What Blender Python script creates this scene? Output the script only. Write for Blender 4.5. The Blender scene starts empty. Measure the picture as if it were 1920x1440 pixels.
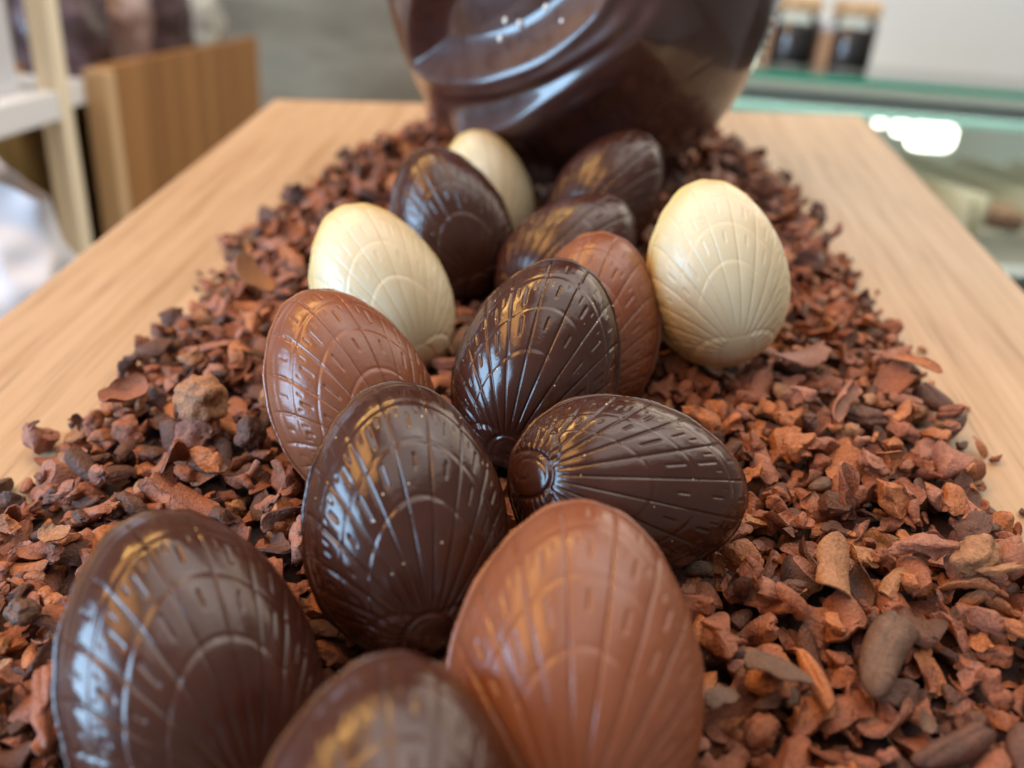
import bpy, math, random
import numpy as np
from mathutils import Matrix, Vector, Euler
SC = bpy.context.scene
COL = SC.collection
R = math.radians

# ------------------------------------------------------------------ frames
# Room frame: x right, y away, z up.  The display board is a shallow ramp; everything
# standing on it is laid out in board coordinates and carried over by TILT.
TILT = Matrix(((0.9825, 0.1619, -0.0924, 0), (-0.1745, 0.9730, -0.1510, 0), (0.0655, 0.1645, 0.9842, 0), (0, 0, 0, 1)))
q3 = TILT.to_3x3().to_quaternion()
TILT = q3.to_matrix().to_4x4()
on_board = []

# ------------------------------------------------------------------ camera
cam_d = bpy.data.cameras.new('camera'); cam = bpy.data.objects.new('camera', cam_d); COL.objects.link(cam)
PITCH, YAW, CH = math.atan2(1025, 1500), math.atan2(173, math.hypot(1500, 1025)), 0.14
cam_d.sensor_width = 36; cam_d.lens = 36 * 1500 / 1920
cam_d.clip_start = 0.005; cam_d.clip_end = 50
cam_d.dof.use_dof = True; cam_d.dof.focus_distance = 0.178; cam_d.dof.aperture_fstop = 7.4
cam.matrix_world = TILT @ (Matrix.Translation((0, 0, CH)) @ Euler((math.pi/2 - PITCH, 0, YAW)).to_matrix().to_4x4())
SC.camera = cam

# ------------------------------------------------------------------ world and lamps
w = bpy.data.worlds.new('World'); SC.world = w; w.use_nodes = True
w.node_tree.nodes['Background'].inputs[0].default_value = (1.0, 0.97, 0.93, 1)
w.node_tree.nodes['Background'].inputs[1].default_value = 0.22
def area(name, loc, target, sx, sy, power, col, spread=180, along=None):
    l = bpy.data.lights.new(name, 'AREA'); l.shape = 'RECTANGLE'; l.size = sx; l.size_y = sy
    l.energy = power; l.color = col; l.spread = R(spread)
    o = bpy.data.objects.new(name, l); COL.objects.link(o)
    o.location = loc; o.rotation_euler = (Vector(target) - Vector(loc)).to_track_quat('-Z', 'Y').to_euler()
    if along:      # turn the lamp's long side along a given direction
        z = (Vector(loc) - Vector(target)).normalized(); y = Vector(along); y = (y - z * y.dot(z)).normalized(); x = y.cross(z)
        o.rotation_euler = Matrix((x, y, z)).transposed().to_euler()
    return o
EG = (0.02, 0.17, 0.04)
area('window_light', (-1.15, -0.28, 0.24), EG, 0.80, 0.76, 29.0, (0.42, 0.70, 1.0))
area('warm_lamp_light', (-0.76, -0.04, 0.94), EG, 0.70, 0.34, 6.0, (1.0, 0.48, 0.15))
area('warm_shelf_strip_light', (-0.43, 0.455, 0.83), EG, 0.035, 0.60, 4.5, (1.0, 0.55, 0.16), along=(0.52, 0.21, 0.22))
area('white_wall_bounce_light', (1.10, 1.25, 1.05), EG, 1.6, 1.1, 13.0, (1.0, 0.86, 0.68))  # added area light standing in for bounce off the white wall and glass
area('wall_fill_light', (0.7, 0.7, 2.2), (0.75, 1.8, 0.1), 2.4, 1.6, 34.0, (1.0, 0.95, 0.89))  # added overhead fill, aimed back to brighten the white wall
area('front_fill_light', (0.15, -0.25, 1.65), (-0.35, 0.85, 0.0), 1.6, 0.9, 8.0, (1.0, 0.94, 0.87))  # added fill above and behind the camera, brightens the shelf posts
SC.view_settings.view_transform = 'Standard'; SC.view_settings.look = 'None'
SC.view_settings.exposure = 0.18; SC.view_settings.gamma = 1
SC.cycles.use_denoising = True
SC.cycles.max_bounces = 8; SC.cycles.transmission_bounces = 6
SC.cycles.caustics_reflective = False; SC.cycles.caustics_refractive = False

# ------------------------------------------------------------------ materials
def mat(name, col, rough=0.5, spec=0.5, **kw):
    m = bpy.data.materials.new(name); m.use_nodes = True
    b = m.node_tree.nodes['Principled BSDF']
    b.inputs['Base Color'].default_value = (*col, 1); b.inputs['Roughness'].default_value = rough
    b.inputs['Specular IOR Level'].default_value = spec
    for k, v in kw.items(): b.inputs[k.replace('_', ' ')].default_value = v
    return m
class NT:
    def __init__(s, m): s.t = m.node_tree; s.b = s.t.nodes['Principled BSDF']
    def n(s, typ, **kw):
        x = s.t.nodes.new('ShaderNode' + typ)
        for k, v in kw.items():
            if k in x.inputs.keys(): x.inputs[k].default_value = v
            else: setattr(x, k, v)
        return x
    def l(s, a, b): s.t.links.new(a, b)
    def noise(s, vec, scale, detail=3, rough=0.55):
        x = s.n('TexNoise', Scale=scale, Detail=detail, Roughness=rough); s.l(vec, x.inputs['Vector']); return x.outputs['Fac']
    def ramp(s, fac, stops):
        x = s.n('ValToRGB'); e = x.color_ramp.elements
        while len(e) < len(stops): e.new(0.5)
        for i, (p, c) in enumerate(stops):
            e[i].position = p; e[i].color = (*c, 1) if len(c) == 3 else c
        s.l(fac, x.inputs['Fac']); return x.outputs['Color']
    def mr(s, fac, a, b, c, d):
        x = s.n('MapRange'); s.l(fac, x.inputs[0])
        for i, v in enumerate((a, b, c, d)): x.inputs[i+1].default_value = v
        return x.outputs[0]
    def mix(s, fac, a, b, mode='MIX'):
        x = s.n('Mix', data_type='RGBA', blend_type=mode)
        if hasattr(fac, 'links'): s.l(fac, x.inputs[0])
        else: x.inputs[0].default_value = fac
        for v, i in ((a, 6), (b, 7)):
            if hasattr(v, 'links'): s.l(v, x.inputs[i])
            else: x.inputs[i].default_value = (*v, 1)
        return x.outputs[2]
    def bump(s, h, strength, dist):
        x = s.n('Bump', Strength=strength, Distance=dist); s.l(h, x.inputs['Height']); s.l(x.outputs[0], s.b.inputs['Normal'])

def chocolate(name, col, bloom, rough, specks=0.0, sss=0.0):
    m = mat(name, col, rough, 0.5); k = NT(m)
    tc = k.n('TexCoord').outputs['Object']
    oi = k.n('ObjectInfo').outputs['Random']
    off = k.n('VectorMath', operation='ADD'); k.l(tc, off.inputs[0]); k.l(oi, off.inputs[1]); v = off.outputs[0]
    big = k.noise(v, 70, 4); fine = k.noise(v, 900, 3)
    c = k.mix(k.mr(big, 0.35, 0.75, 0, 1), col, bloom)
    f2 = k.mr(fine, 0.3, 0.7, 0.9, 1.1)
    if specks:
        vo = k.n('TexVoronoi', Scale=420.0); k.l(v, vo.inputs['Vector'])
        d = k.mr(vo.outputs['Distance'], 0.05, 0.10, 1, 0)
        sel = k.n('SeparateColor'); k.l(vo.outputs['Color'], sel.inputs[0])
        pick = k.mr(sel.outputs[0], 1 - specks, 1 - specks + 0.01, 0, 1)
        mm = k.n('Math', operation='MULTIPLY'); k.l(d, mm.inputs[0]); k.l(pick, mm.inputs[1])
        c = k.mix(mm.outputs[0], c, (0.75, 0.62, 0.40))
    if sss:   # the thin edge along the seam is yellower cocoa butter
        sp = k.n('SeparateXYZ'); k.l(tc, sp.inputs[0]); za = k.n('Math', operation='ADD'); k.l(sp.outputs[2], za.inputs[0])
        k.l(k.mr(big, 0.3, 0.7, -0.002, 0.002), za.inputs[1])
        c = k.mix(k.mr(za.outputs[0], 0.0, 0.0085, 0.9, 0.0), c, (0.58, 0.42, 0.14))
    k.l(c, k.b.inputs['Base Color'])
    rr = k.noise(v, 160, 4)
    k.l(k.mr(rr, 0.3, 0.75, rough * 0.8, rough * 1.55), k.b.inputs['Roughness'])
    k.bump(fine, 0.12, 0.0004)
    if sss:
        k.b.inputs['Subsurface Weight'].default_value = sss; k.b.inputs['Subsurface Radius'].default_value = (0.004, 0.0028, 0.0014)
        k.b.inputs['Subsurface Scale'].default_value = 1.0
    return m
DARK = chocolate('dark_chocolate', (0.038, 0.0115, 0.0072), (0.055, 0.020, 0.013), 0.19)
DARKS = chocolate('dark_chocolate_speckled', (0.036, 0.0108, 0.0068), (0.052, 0.019, 0.0125), 0.16, specks=0.22)
MILK = chocolate('milk_chocolate', (0.165, 0.051, 0.022), (0.195, 0.066, 0.031), 0.27)
WHITE = chocolate('white_chocolate', (0.56, 0.48, 0.31), (0.61, 0.53, 0.37), 0.30, sss=0.25)
BIG = chocolate('big_egg_chocolate', (0.046, 0.0140, 0.0105), (0.056, 0.019, 0.014), 0.32)
BIG.node_tree.nodes['Principled BSDF'].inputs['Coat Weight'].default_value = 0.85
BIG.node_tree.nodes['Principled BSDF'].inputs['Coat Roughness'].default_value = 0.10

def nib_mat(name, c0, c1, rough=0.5):
    m = mat(name, c0, rough, 0.45); k = NT(m)
    pos = k.n('NewGeometry').outputs['Position']
    oi = k.n('NewGeometry').outputs['Random Per Island']
    a = k.noise(pos, 160, 3); b = k.noise(pos, 1400, 4, 0.65)
    c = k.mix(k.mr(a, 0.3, 0.7, 0, 1), c0, c1)
    hv = k.n('HueSaturation'); k.l(c, hv.inputs['Color']); k.l(k.mr(b, 0.25, 0.75, 0.55, 1.45), hv.inputs['Value'])
    k.l(hv.outputs[0], k.b.inputs['Base Color'])
    d_ = k.noise(pos, 420, 4, 0.6); s_ = k.n('Math', operation='ADD'); k.l(b, s_.inputs[0]); k.l(d_, s_.inputs[1])
    k.bump(s_.outputs[0], 0.7, 0.0009)
    return m
NIBM = [('dark brown', nib_mat('nib_dark_brown', (0.070, 0.027, 0.017), (0.125, 0.050, 0.031))),
        ('reddish brown', nib_mat('nib_reddish_brown', (0.19, 0.060, 0.029), (0.30, 0.102, 0.050))),
        ('orange brown', nib_mat('nib_orange_brown', (0.31, 0.104, 0.038), (0.43, 0.160, 0.063))),
        ('pinkish brown', nib_mat('nib_pinkish_brown', (0.24, 0.091, 0.056), (0.35, 0.145, 0.091))),
        ('tan', nib_mat('nib_tan', (0.27, 0.118, 0.052), (0.36, 0.172, 0.080))),
        ('grey brown', nib_mat('nib_grey_brown', (0.095, 0.048, 0.031), (0.165, 0.09, 0.06)))]
BED = nib_mat('nib_base', (0.03, 0.012, 0.009), (0.06, 0.024, 0.016), 0.8)  # base sheet colour, darker than the nibs over it

def wood(name, c0, c1, c2, axis, scale, rough, spec=0.5):
    m = mat(name, c0, rough, spec); k = NT(m)
    tc = k.n('TexCoord').outputs['Object']
    mp = k.n('Mapping'); k.l(tc, mp.inputs['Vector'])
    s = [scale] * 3; s[axis] = scale * 0.045; mp.inputs['Scale'].default_value = s
    g = k.noise(mp.outputs[0], 1.0, 6, 0.6)
    mp2 = k.n('Mapping'); k.l(tc, mp2.inputs['Vector'])
    s2 = [scale * 4.5] * 3; s2[axis] = scale * 0.12; mp2.inputs['Scale'].default_value = s2
    g2 = k.noise(mp2.outputs[0], 1.0, 3)
    c = k.ramp(g, [(0.30, c2), (0.46, c0), (0.62, c1)])
    pores = k.mr(g2, 0.57, 0.70, 0, 0.7)
    c = k.mix(pores, c, tuple(x * 0.62 for x in c2))
    k.l(c, k.b.inputs['Base Color'])
    k.bump(g2, 0.15, 0.0006)
    return m
OAK = wood('oak_board', (0.385, 0.255, 0.150), (0.43, 0.295, 0.182), (0.305, 0.185, 0.098), 1, 150, 0.5, 0.4)
PANELW = wood('brown_panel_wood', (0.28, 0.125, 0.033), (0.34, 0.16, 0.048), (0.20, 0.085, 0.02), 2, 16, 0.5)
CREAMW = wood('cream_post_wood', (0.90, 0.77, 0.55), (0.92, 0.82, 0.62), (0.84, 0.69, 0.46), 2, 30, 0.5)
TANW = wood('tan_post_wood', (0.60, 0.40, 0.22), (0.65, 0.45, 0.26), (0.52, 0.33, 0.17), 2, 30, 0.5)

# ------------------------------------------------------------------ helpers
def tag(o, label=None, cat=None, group=None, kind=None):
    for k, v in (('label', label), ('category', cat), ('group', group), ('kind', kind)):
        if v: o[k] = v
    return o
def empty(name, loc=(0, 0, 0)):
    o = bpy.data.objects.new(name, None); o.empty_display_size = 0.01; COL.objects.link(o); o.location = loc; return o
def obj(name, me, m=None, parent=None, loc=None, rot=None):
    o = bpy.data.objects.new(name, me); COL.objects.link(o)
    if m and not me.materials: me.materials.append(m)
    if m and me.materials[0] is not m:
        o.material_slots[0].link = 'OBJECT'; o.material_slots[0].material = m
    if parent: o.parent = parent
    if loc is not None: o.location = loc
    if rot is not None: o.rotation_euler = rot
    return o
def mesh(name, V, F, smooth=True, mats=None, mi=None):
    """V (n,3); F either an (m,k) int array or a list of tuples."""
    me = bpy.data.meshes.new(name); V = np.asarray(V, dtype=np.float32)
    if isinstance(F, np.ndarray):
        m_, k_ = F.shape
        me.vertices.add(len(V)); me.vertices.foreach_set('co', V.ravel())
        me.loops.add(m_ * k_); me.loops.foreach_set('vertex_index', F.astype(np.int32).ravel())
        me.polygons.add(m_); me.polygons.foreach_set('loop_start', np.arange(m_, dtype=np.int32) * k_)
    else:
        me.from_pydata([tuple(map(float, v)) for v in V], [], F)
    n = len(me.polygons)
    me.polygons.foreach_set('use_smooth', np.full(n, smooth, dtype=bool))
    for x in mats or (): me.materials.append(x)
    if mi is not None: me.polygons.foreach_set('material_index', np.asarray(mi, dtype=np.int32))
    me.update(calc_edges=True); me.validate()
    return me
import bmesh
def box(x0, x1, y0, y1, z0, z1, bev=0.0):
    bm = bmesh.new(); bmesh.ops.create_cube(bm, size=1)
    for v in bm.verts: v.co = Vector(((x0+x1)/2 + v.co.x*(x1-x0), (y0+y1)/2 + v.co.y*(y1-y0), (z0+z1)/2 + v.co.z*(z1-z0)))
    if bev: bmesh.ops.bevel(bm, geom=bm.edges[:], offset=bev, segments=2, affect='EDGES', profile=0.6)
    me = bpy.data.meshes.new('box'); bm.to_mesh(me); bm.free(); return me
def smoothstep(a, b, x):
    t = np.clip((x - a) / (b - a), 0, 1); return t * t * (3 - 2 * t)
def blobnoise(P, seed, scale, oct=2):
    """cheap smooth noise: a sum of random sines"""
    r = np.random.default_rng(seed); out = np.zeros(len(P))
    for o in range(oct):
        for _ in range(5):
            d = r.normal(size=3); d /= np.linalg.norm(d)
            out += np.sin(P @ d * scale * (2 ** o) * r.uniform(0.7, 1.4) + r.uniform(0, 6.28)) / (5 * 1.7 ** o) * 1.6
    return out

# ------------------------------------------------------------------ display board
BX0, BX1, BY0, BY1 = -0.2034, 0.1654, -0.06, 0.515
board = obj('display_board', box(BX0, BX1, BY0, BY1, -0.03, 0, 0.0012), OAK)
tag(board, 'pale oak display board under the nibs and eggs, sloping gently up away from the viewer', 'board')
on_board.append(board)

# ------------------------------------------------------------------ the shell-patterned egg
W, L, T = 0.042, 0.0565, 0.037
def half_shell_mesh(depth=0.52, boss=1.0):
    nr, nt = 210, 600
    k = (np.arange(1, nr + 1) / nr); r = np.sin(k * math.pi / 2) ** 0.92
    t = np.arange(nt) / nt * 2 * math.pi
    rr, tt = np.meshgrid(r, t, indexing='ij')
    st, ct = np.sin(tt), np.cos(tt)
    ky = 1 - 0.13 * st * rr
    x = W/2 * rr * ct * ky; y = L/2 * rr * st; z = T/2 * np.sqrt(np.clip(1 - rr**2, 0, 1)) ** 0.92 * ky
    P = np.stack([x, y, z], -1).reshape(-1, 3); P = np.vstack([[0, 0, T/2], P])
    rv = np.concatenate([[0], rr.ravel()])
    N = np.stack([P[:, 0]/(W/2)**2, P[:, 1]/(L/2)**2, P[:, 2]/(T/2)**2], -1); N /= np.linalg.norm(N, axis=1)[:, None]
    # polar coordinates about the hinge
    hy = -0.43 * L
    to = np.linspace(0, 2*math.pi, 2000); ox = W/2*np.cos(to)*(1-0.13*np.sin(to)); oy = L/2*np.sin(to)
    po = np.arctan2(ox, oy - hy); ro = np.hypot(ox, oy - hy); i = np.argsort(po)
    ph = np.arctan2(P[:, 0], P[:, 1] - hy); rho = np.hypot(P[:, 0], P[:, 1] - hy)
    s = rho / np.interp(ph, po[i], ro[i], period=2*math.pi)
    adeg = np.degrees(ph)
    fan = smoothstep(128, 112, np.abs(adeg))
    step = 10.6
    u = adeg / step + 0.5
    du = (u - np.floor(u)) - 0.5                       # 0 on the major lines
    um = adeg / step; dm = um - np.floor(um) - 0.5
    dmaj = np.abs((u - np.round(u)) * np.radians(step) * rho)
    dmin = np.abs((um - np.round(um)) * np.radians(step) * rho)
    d = np.zeros(len(P))
    near = smoothstep(0.10, 0.22, s)
    # lobes between the lines, each a little tilted like overlapping petals
    frac = u - np.floor(u)
    amp = np.clip(rho / 0.02, 0, 1)
    d += fan * near * amp * 0.00026 * (4 * frac * (1 - frac) - 0.5)
    d += fan * near * amp * 0.00012 * (frac - 0.5)
    d -= fan * near * 0.00042 * np.exp(-(dmaj / 0.00024) ** 2)
    def band(a, b, f=0.02): return smoothstep(a, a + f, s) * smoothstep(b, b - f, s)
    # short grooves between the lines, in bands
    hs = lambda q, k: np.modf(np.abs(np.sin(q * 12.9898 + k) * 43758.5453))[0]
    kk = np.round(um); v1, v2, v3 = hs(kk, 1.3), hs(kk, 4.1), hs(kk, 7.7)
    d -= fan * 0.00050 * (0.7+0.5*v3) * np.exp(-(dmin / 0.00031) ** 2) * smoothstep(0.0, 0.03, s-0.565-0.05*v1) * smoothstep(0, 0.02, 0.712-s-0.03*v2)
    d -= fan * 0.00052 * (0.7+0.5*v1) * np.exp(-(dmin / 0.00032) ** 2) * smoothstep(0.0, 0.025, s-0.75-0.04*v2) * smoothstep(0, 0.02, 0.872-s-0.02*v3)
    qk = np.round(um * 2 + 0.5); dq3 = np.abs((um * 2 + 0.5 - qk) * np.radians(step / 2) * rho); w1 = hs(qk, 2.2)
    d -= fan * 0.00030 * np.exp(-(dq3 / 0.00026) ** 2) * smoothstep(0.0, 0.02, s-0.81-0.03*w1) * smoothstep(0, 0.02, 0.875-s)
    uq = adeg / (step / 2); dq = np.abs((uq - np.round(uq)) * np.radians(step / 2) * rho)
    uh = adeg / (step / 2) + 0.5; dh = np.abs((uh - np.round(uh)) * np.radians(step / 2) * rho)
    d -= fan * 0.00030 * np.exp(-(dq / 0.00034) ** 2) * band(0.915, 0.968, 0.014)
    d += fan * 0.00010 * np.exp(-(dh / 0.0005) ** 2) * band(0.915, 0.968, 0.014)
    # growth arcs: each inner zone lies a step higher
    for a in (0.515, 0.725, 0.885):
        d -= fan * 0.00026 * smoothstep(a - 0.012, a + 0.012, s) * smoothstep(a + 0.16, a + 0.02, s)
        d -= fan * 0.00014 * np.exp(-((s - a - 0.012) / 0.009) ** 2)
    d -= 0.0003 * np.exp(-((rv - 0.965) / 0.012) ** 2)
    # hinge: two ears and a curled boss
    for sx in (-1, 1):
        ex, ey = sx * 0.0062, hy + 0.0006
        re = np.hypot((P[:, 0] - ex), (P[:, 1] - ey) * 1.25)
        d += 0.0007 * smoothstep(0.0066, 0.0052, re); d -= 0.0003 * np.exp(-((re - 0.0069) / 0.0005) ** 2)
    rb = rho; top = smoothstep(0.0054, 0.0047, rb)
    d = d * (1 - smoothstep(0.0062, 0.0050, rb)) + boss * top * 0.0011 * np.sqrt(np.clip(1 - (rb/0.0054)**2, 0, 1))
    d -= boss * 0.0004 * np.exp(-((rb - 0.0055) / 0.0005) ** 2)
    spir = (ph / (2*math.pi)) - rb / 0.0046
    d -= boss * 0.0003 * np.exp(-((spir - np.round(spir)) * 0.0046 / 0.0004) ** 2) * smoothstep(0.0048, 0.0040, rb)
    d *= smoothstep(1.0, 0.985, rv)
    d += 0.00010 * blobnoise(P, 3, 160)
    P = P + N * (depth * d)[:, None]
    P[:, 2] = np.maximum(P[:, 2], 0.0)
    idx = lambda a, b: 1 + a * nt + (b % nt)
    b_ = np.arange(nt)
    F = []
    A_, B_ = np.meshgrid(np.arange(nr - 1), b_, indexing='ij'); A_ = A_.ravel(); B_ = B_.ravel()
    quads = np.stack([idx(A_, B_), idx(A_+1, B_), idx(A_+1, B_+1), idx(A_, B_+1)], 1)
    tris = np.stack([np.zeros(nt, int), idx(0, b_), idx(0, b_+1)], 1)
    me = bpy.data.meshes.new('half_shell'); me.vertices.add(len(P)); me.vertices.foreach_set('co', P.astype(np.float32).ravel())
    lp = np.concatenate([tris.ravel(), quads.ravel()]).astype(np.int32)
    me.loops.add(len(lp)); me.loops.foreach_set('vertex_index', lp)
    me.polygons.add(nt + len(quads))
    me.polygons.foreach_set('loop_start', np.concatenate([np.arange(nt)*3, nt*3 + np.arange(len(quads))*4]).astype(np.int32))
    me.polygons.foreach_set('use_smooth', np.ones(nt + len(quads), dtype=bool))
    me.update(calc_edges=True); me.validate(); return me
def seam_mesh():
    nt = 360; rng = np.random.default_rng(5); t = np.arange(nt)/nt*2*math.pi
    prof = [(-0.0012, -0.00075), (0.0001, -0.00062), (0.00062, -0.0003), (0.00062, 0.0003), (0.0001, 0.00062), (-0.0012, 0.00075)]
    wob = 0.00012 * np.sin(t*7+1) + 0.0001 * np.sin(t*17) + rng.normal(size=nt) * 0.00004
    st, ct = np.sin(t), np.cos(t); ox, oy = W/2*ct*(1-0.13*st), L/2*st
    nx, ny = ct, st * 0.75; nn = np.hypot(nx, ny); nx, ny = nx/nn, ny/nn
    V = []
    for a, zz in prof:
        aa = a + wob * (1 if a > 0 else 0)
        V.append(np.stack([ox + nx*aa, oy + ny*aa, np.full(nt, zz)], 1))
    V = np.vstack(V); F = []
    for j in range(len(prof) - 1):
        for i in range(nt): F.append((j*nt+i, j*nt+(i+1) % nt, (j+1)*nt+(i+1) % nt, (j+1)*nt+i))
    return mesh('seam', V, np.array(F))
HALF, SOFT, SEAM = half_shell_mesh(), half_shell_mesh(0.40, 0.3), seam_mesh()
SOFT.materials.append(WHITE)
HALF.materials.append(DARK); SEAM.materials.append(DARK)
#EGGS_BEGIN
EGGS = [
    ((-0.0636, 0.0814, 0.0210), (0.7692, 0.2128, 0.7923), 0.990, DARK, 'dark chocolate egg at the front left, with a bluish window glint down its left side'),
    ((-0.0214, 0.0502, 0.0309), (0.4623, 0.2891, 0.2128), 0.870, DARK, 'blurred dark chocolate egg nearest the viewer, cut off at the bottom, with an orange streak'),
    ((0.0025, 0.0837, 0.0258), (0.6343, 0.0696, 0.0223), 0.990, MILK, 'blurred milk chocolate egg in front, beside the nearest dark egg'),
    ((-0.0322, 0.1151, 0.0278), (0.8226, 0.1048, 0.3904), 0.955, DARKS, 'speckled dark chocolate egg standing between the front and the left milk chocolate eggs'),
    ((0.0124, 0.1313, 0.0248), (-0.1369, 0.8529, -1.6611), 0.900, DARKS, 'speckled dark chocolate egg lying on its side, its hinge knob towards the left'),
    ((-0.0093, 0.1690, 0.0303), (0.9627, 0.2043, -0.1657), 0.955, DARKS, 'glossy dark chocolate egg in the centre, leaning right, blue glints across its ribs'),
    ((0.0035, 0.2039, 0.0219), (1.0389, -0.0250, -0.2448), 0.960, MILK, 'milk chocolate egg half hidden behind the glossy central dark egg'),
    ((-0.0554, 0.1573, 0.0265), (0.9203, 0.0028, 0.8064), 0.955, MILK, 'milk chocolate egg on the left with its seam showing along its left edge'),
    ((-0.0596, 0.2096, 0.0270), (1.0290, -0.1753, 0.6131), 0.955, WHITE, 'white chocolate egg behind the left milk chocolate egg'),
    ((-0.0461, 0.2583, 0.0284), (1.1091, -0.2565, 0.4477), 0.955, DARK, 'dark chocolate egg in front of the white egg that stands furthest back'),
    ((-0.0396, 0.3034, 0.0222), (1.1765, -0.1295, 0.3316), 0.880, WHITE, 'white chocolate egg furthest back, half hidden behind a dark egg'),
    ((0.0083, 0.2949, 0.0268), (1.0254, 0.3859, -0.5228), 0.930, DARK, 'dull dark chocolate egg leaning right, nearest to the big egg'),
    ((-0.0051, 0.2463, 0.0222), (0.8482, 0.5296, -0.6115), 0.930, DARK, 'dull dark chocolate egg just behind the half hidden milk chocolate egg'),
    ((0.0390, 0.2142, 0.0354), (1.0557, -0.1610, 0.1776), 0.945, WHITE, 'white chocolate egg standing alone on the right, yellowish along its left side'),
]
#EGGS_END
egg_frames = []
for loc, rot, sc, m, label in EGGS:
    e = empty('chocolate_egg'); M = Matrix.Translation(loc) @ Euler(rot).to_matrix().to_4x4() @ Matrix.Scale(sc, 4)
    e.matrix_basis = M; egg_frames.append((np.array(M.inverted()), sc))
    tag(e, label, 'chocolate egg', 'small shell patterned chocolate eggs'); on_board.append(e)
    hs = SOFT if m is WHITE or 'nearest the viewer' in label else HALF
    obj('half_shell', hs, m, e); obj('half_shell', hs, m, e, rot=(0, math.pi, 0)); obj('seam', SEAM, m, e)

# ------------------------------------------------------------------ the big egg
BIGC = (-0.0067, 0.3935)         # axis on the board
BA, BZ0, BH = 0.0875, 0.0010, 0.30
def big_radius(z):
    zc = 0.1085; dn = np.clip((zc - z) / (zc - BZ0), 0, 1); upz = np.clip((z - zc) / (BZ0 + BH - zc), 0, 1)
    lo = np.clip(1 - dn ** 2.15, 0, 1) ** (1 / 2.50); hi = np.sqrt(np.clip(1 - upz ** 2, 0, 1)) * (1 - 0.10 * upz * upz)
    return BA * np.where(z < zc, lo, hi)
#BIG_BEGIN
def ridge(A, wu, wd, up=0.0, dn=0.0, uw=6.0, ends=(0.12, 0.12)):
    """a crest of A mm along the curve, with the surface stepped by up / dn mm on its two sides"""
    def fn(s, t, P):
        e = smoothstep(0, ends[0], t) * smoothstep(0, ends[1], 1 - t) if ends else 1.0
        g = np.where(s > 0, np.exp(-(s/wu)**2), np.exp(-(s/wd)**2)) * A
        return e * (g + up*smoothstep(0, uw, s)*smoothstep(uw*5, uw*2, s) + dn*smoothstep(0, uw*.6, -s)*smoothstep(uw*2.6, uw*.9, -s))
    return fn
def hollow(depth, soft):
    def fn(s, t, P): return -depth*smoothstep(0, soft, s)*smoothstep(75, 45, s)
    return fn
RIDGES = [
    ([(-0.0524, 0.1031), (-0.0626, 0.0900), (-0.0676, 0.0748), (-0.0679, 0.0623), (-0.0598, 0.0597), (-0.0456, 0.0614), (-0.0296, 0.0656), (-0.0120, 0.0737), (0.0058, 0.0871), (0.0160, 0.0999)], hollow(9.0, 13)),
    ([(-0.0524, 0.1031), (-0.0626, 0.0900), (-0.0676, 0.0748), (-0.0679, 0.0623), (-0.0598, 0.0597), (-0.0456, 0.0614), (-0.0296, 0.0656), (-0.0120, 0.0737), (0.0058, 0.0871), (0.0160, 0.0999)], ridge(2.4, 3.2, 2.4, ends=(0.10, 0.10))),
    ([(-0.0696, 0.0609), (-0.0620, 0.0560), (-0.0486, 0.0562), (-0.0332, 0.0596), (-0.0181, 0.0653), (-0.0032, 0.0741), (0.0134, 0.0862), (0.0245, 0.0981)], ridge(3.8, 4.0, 3.6, dn=-1.6, uw=7, ends=(0.38, 0.15))),
    ([(-0.0539, 0.0342), (-0.0408, 0.0400), (-0.0261, 0.0473), (-0.0069, 0.0619), (0.0085, 0.0733), (0.0229, 0.0851), (0.0358, 0.0977)], ridge(8.5, 5.2, 14.0, ends=(0.17, 0.2))),
    ([(0.0249, 0.0446), (0.0379, 0.0595), (0.0531, 0.0711)], ridge(-0.5, 0.9, 0.9, ends=(0.2, 0.2)))]
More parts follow.
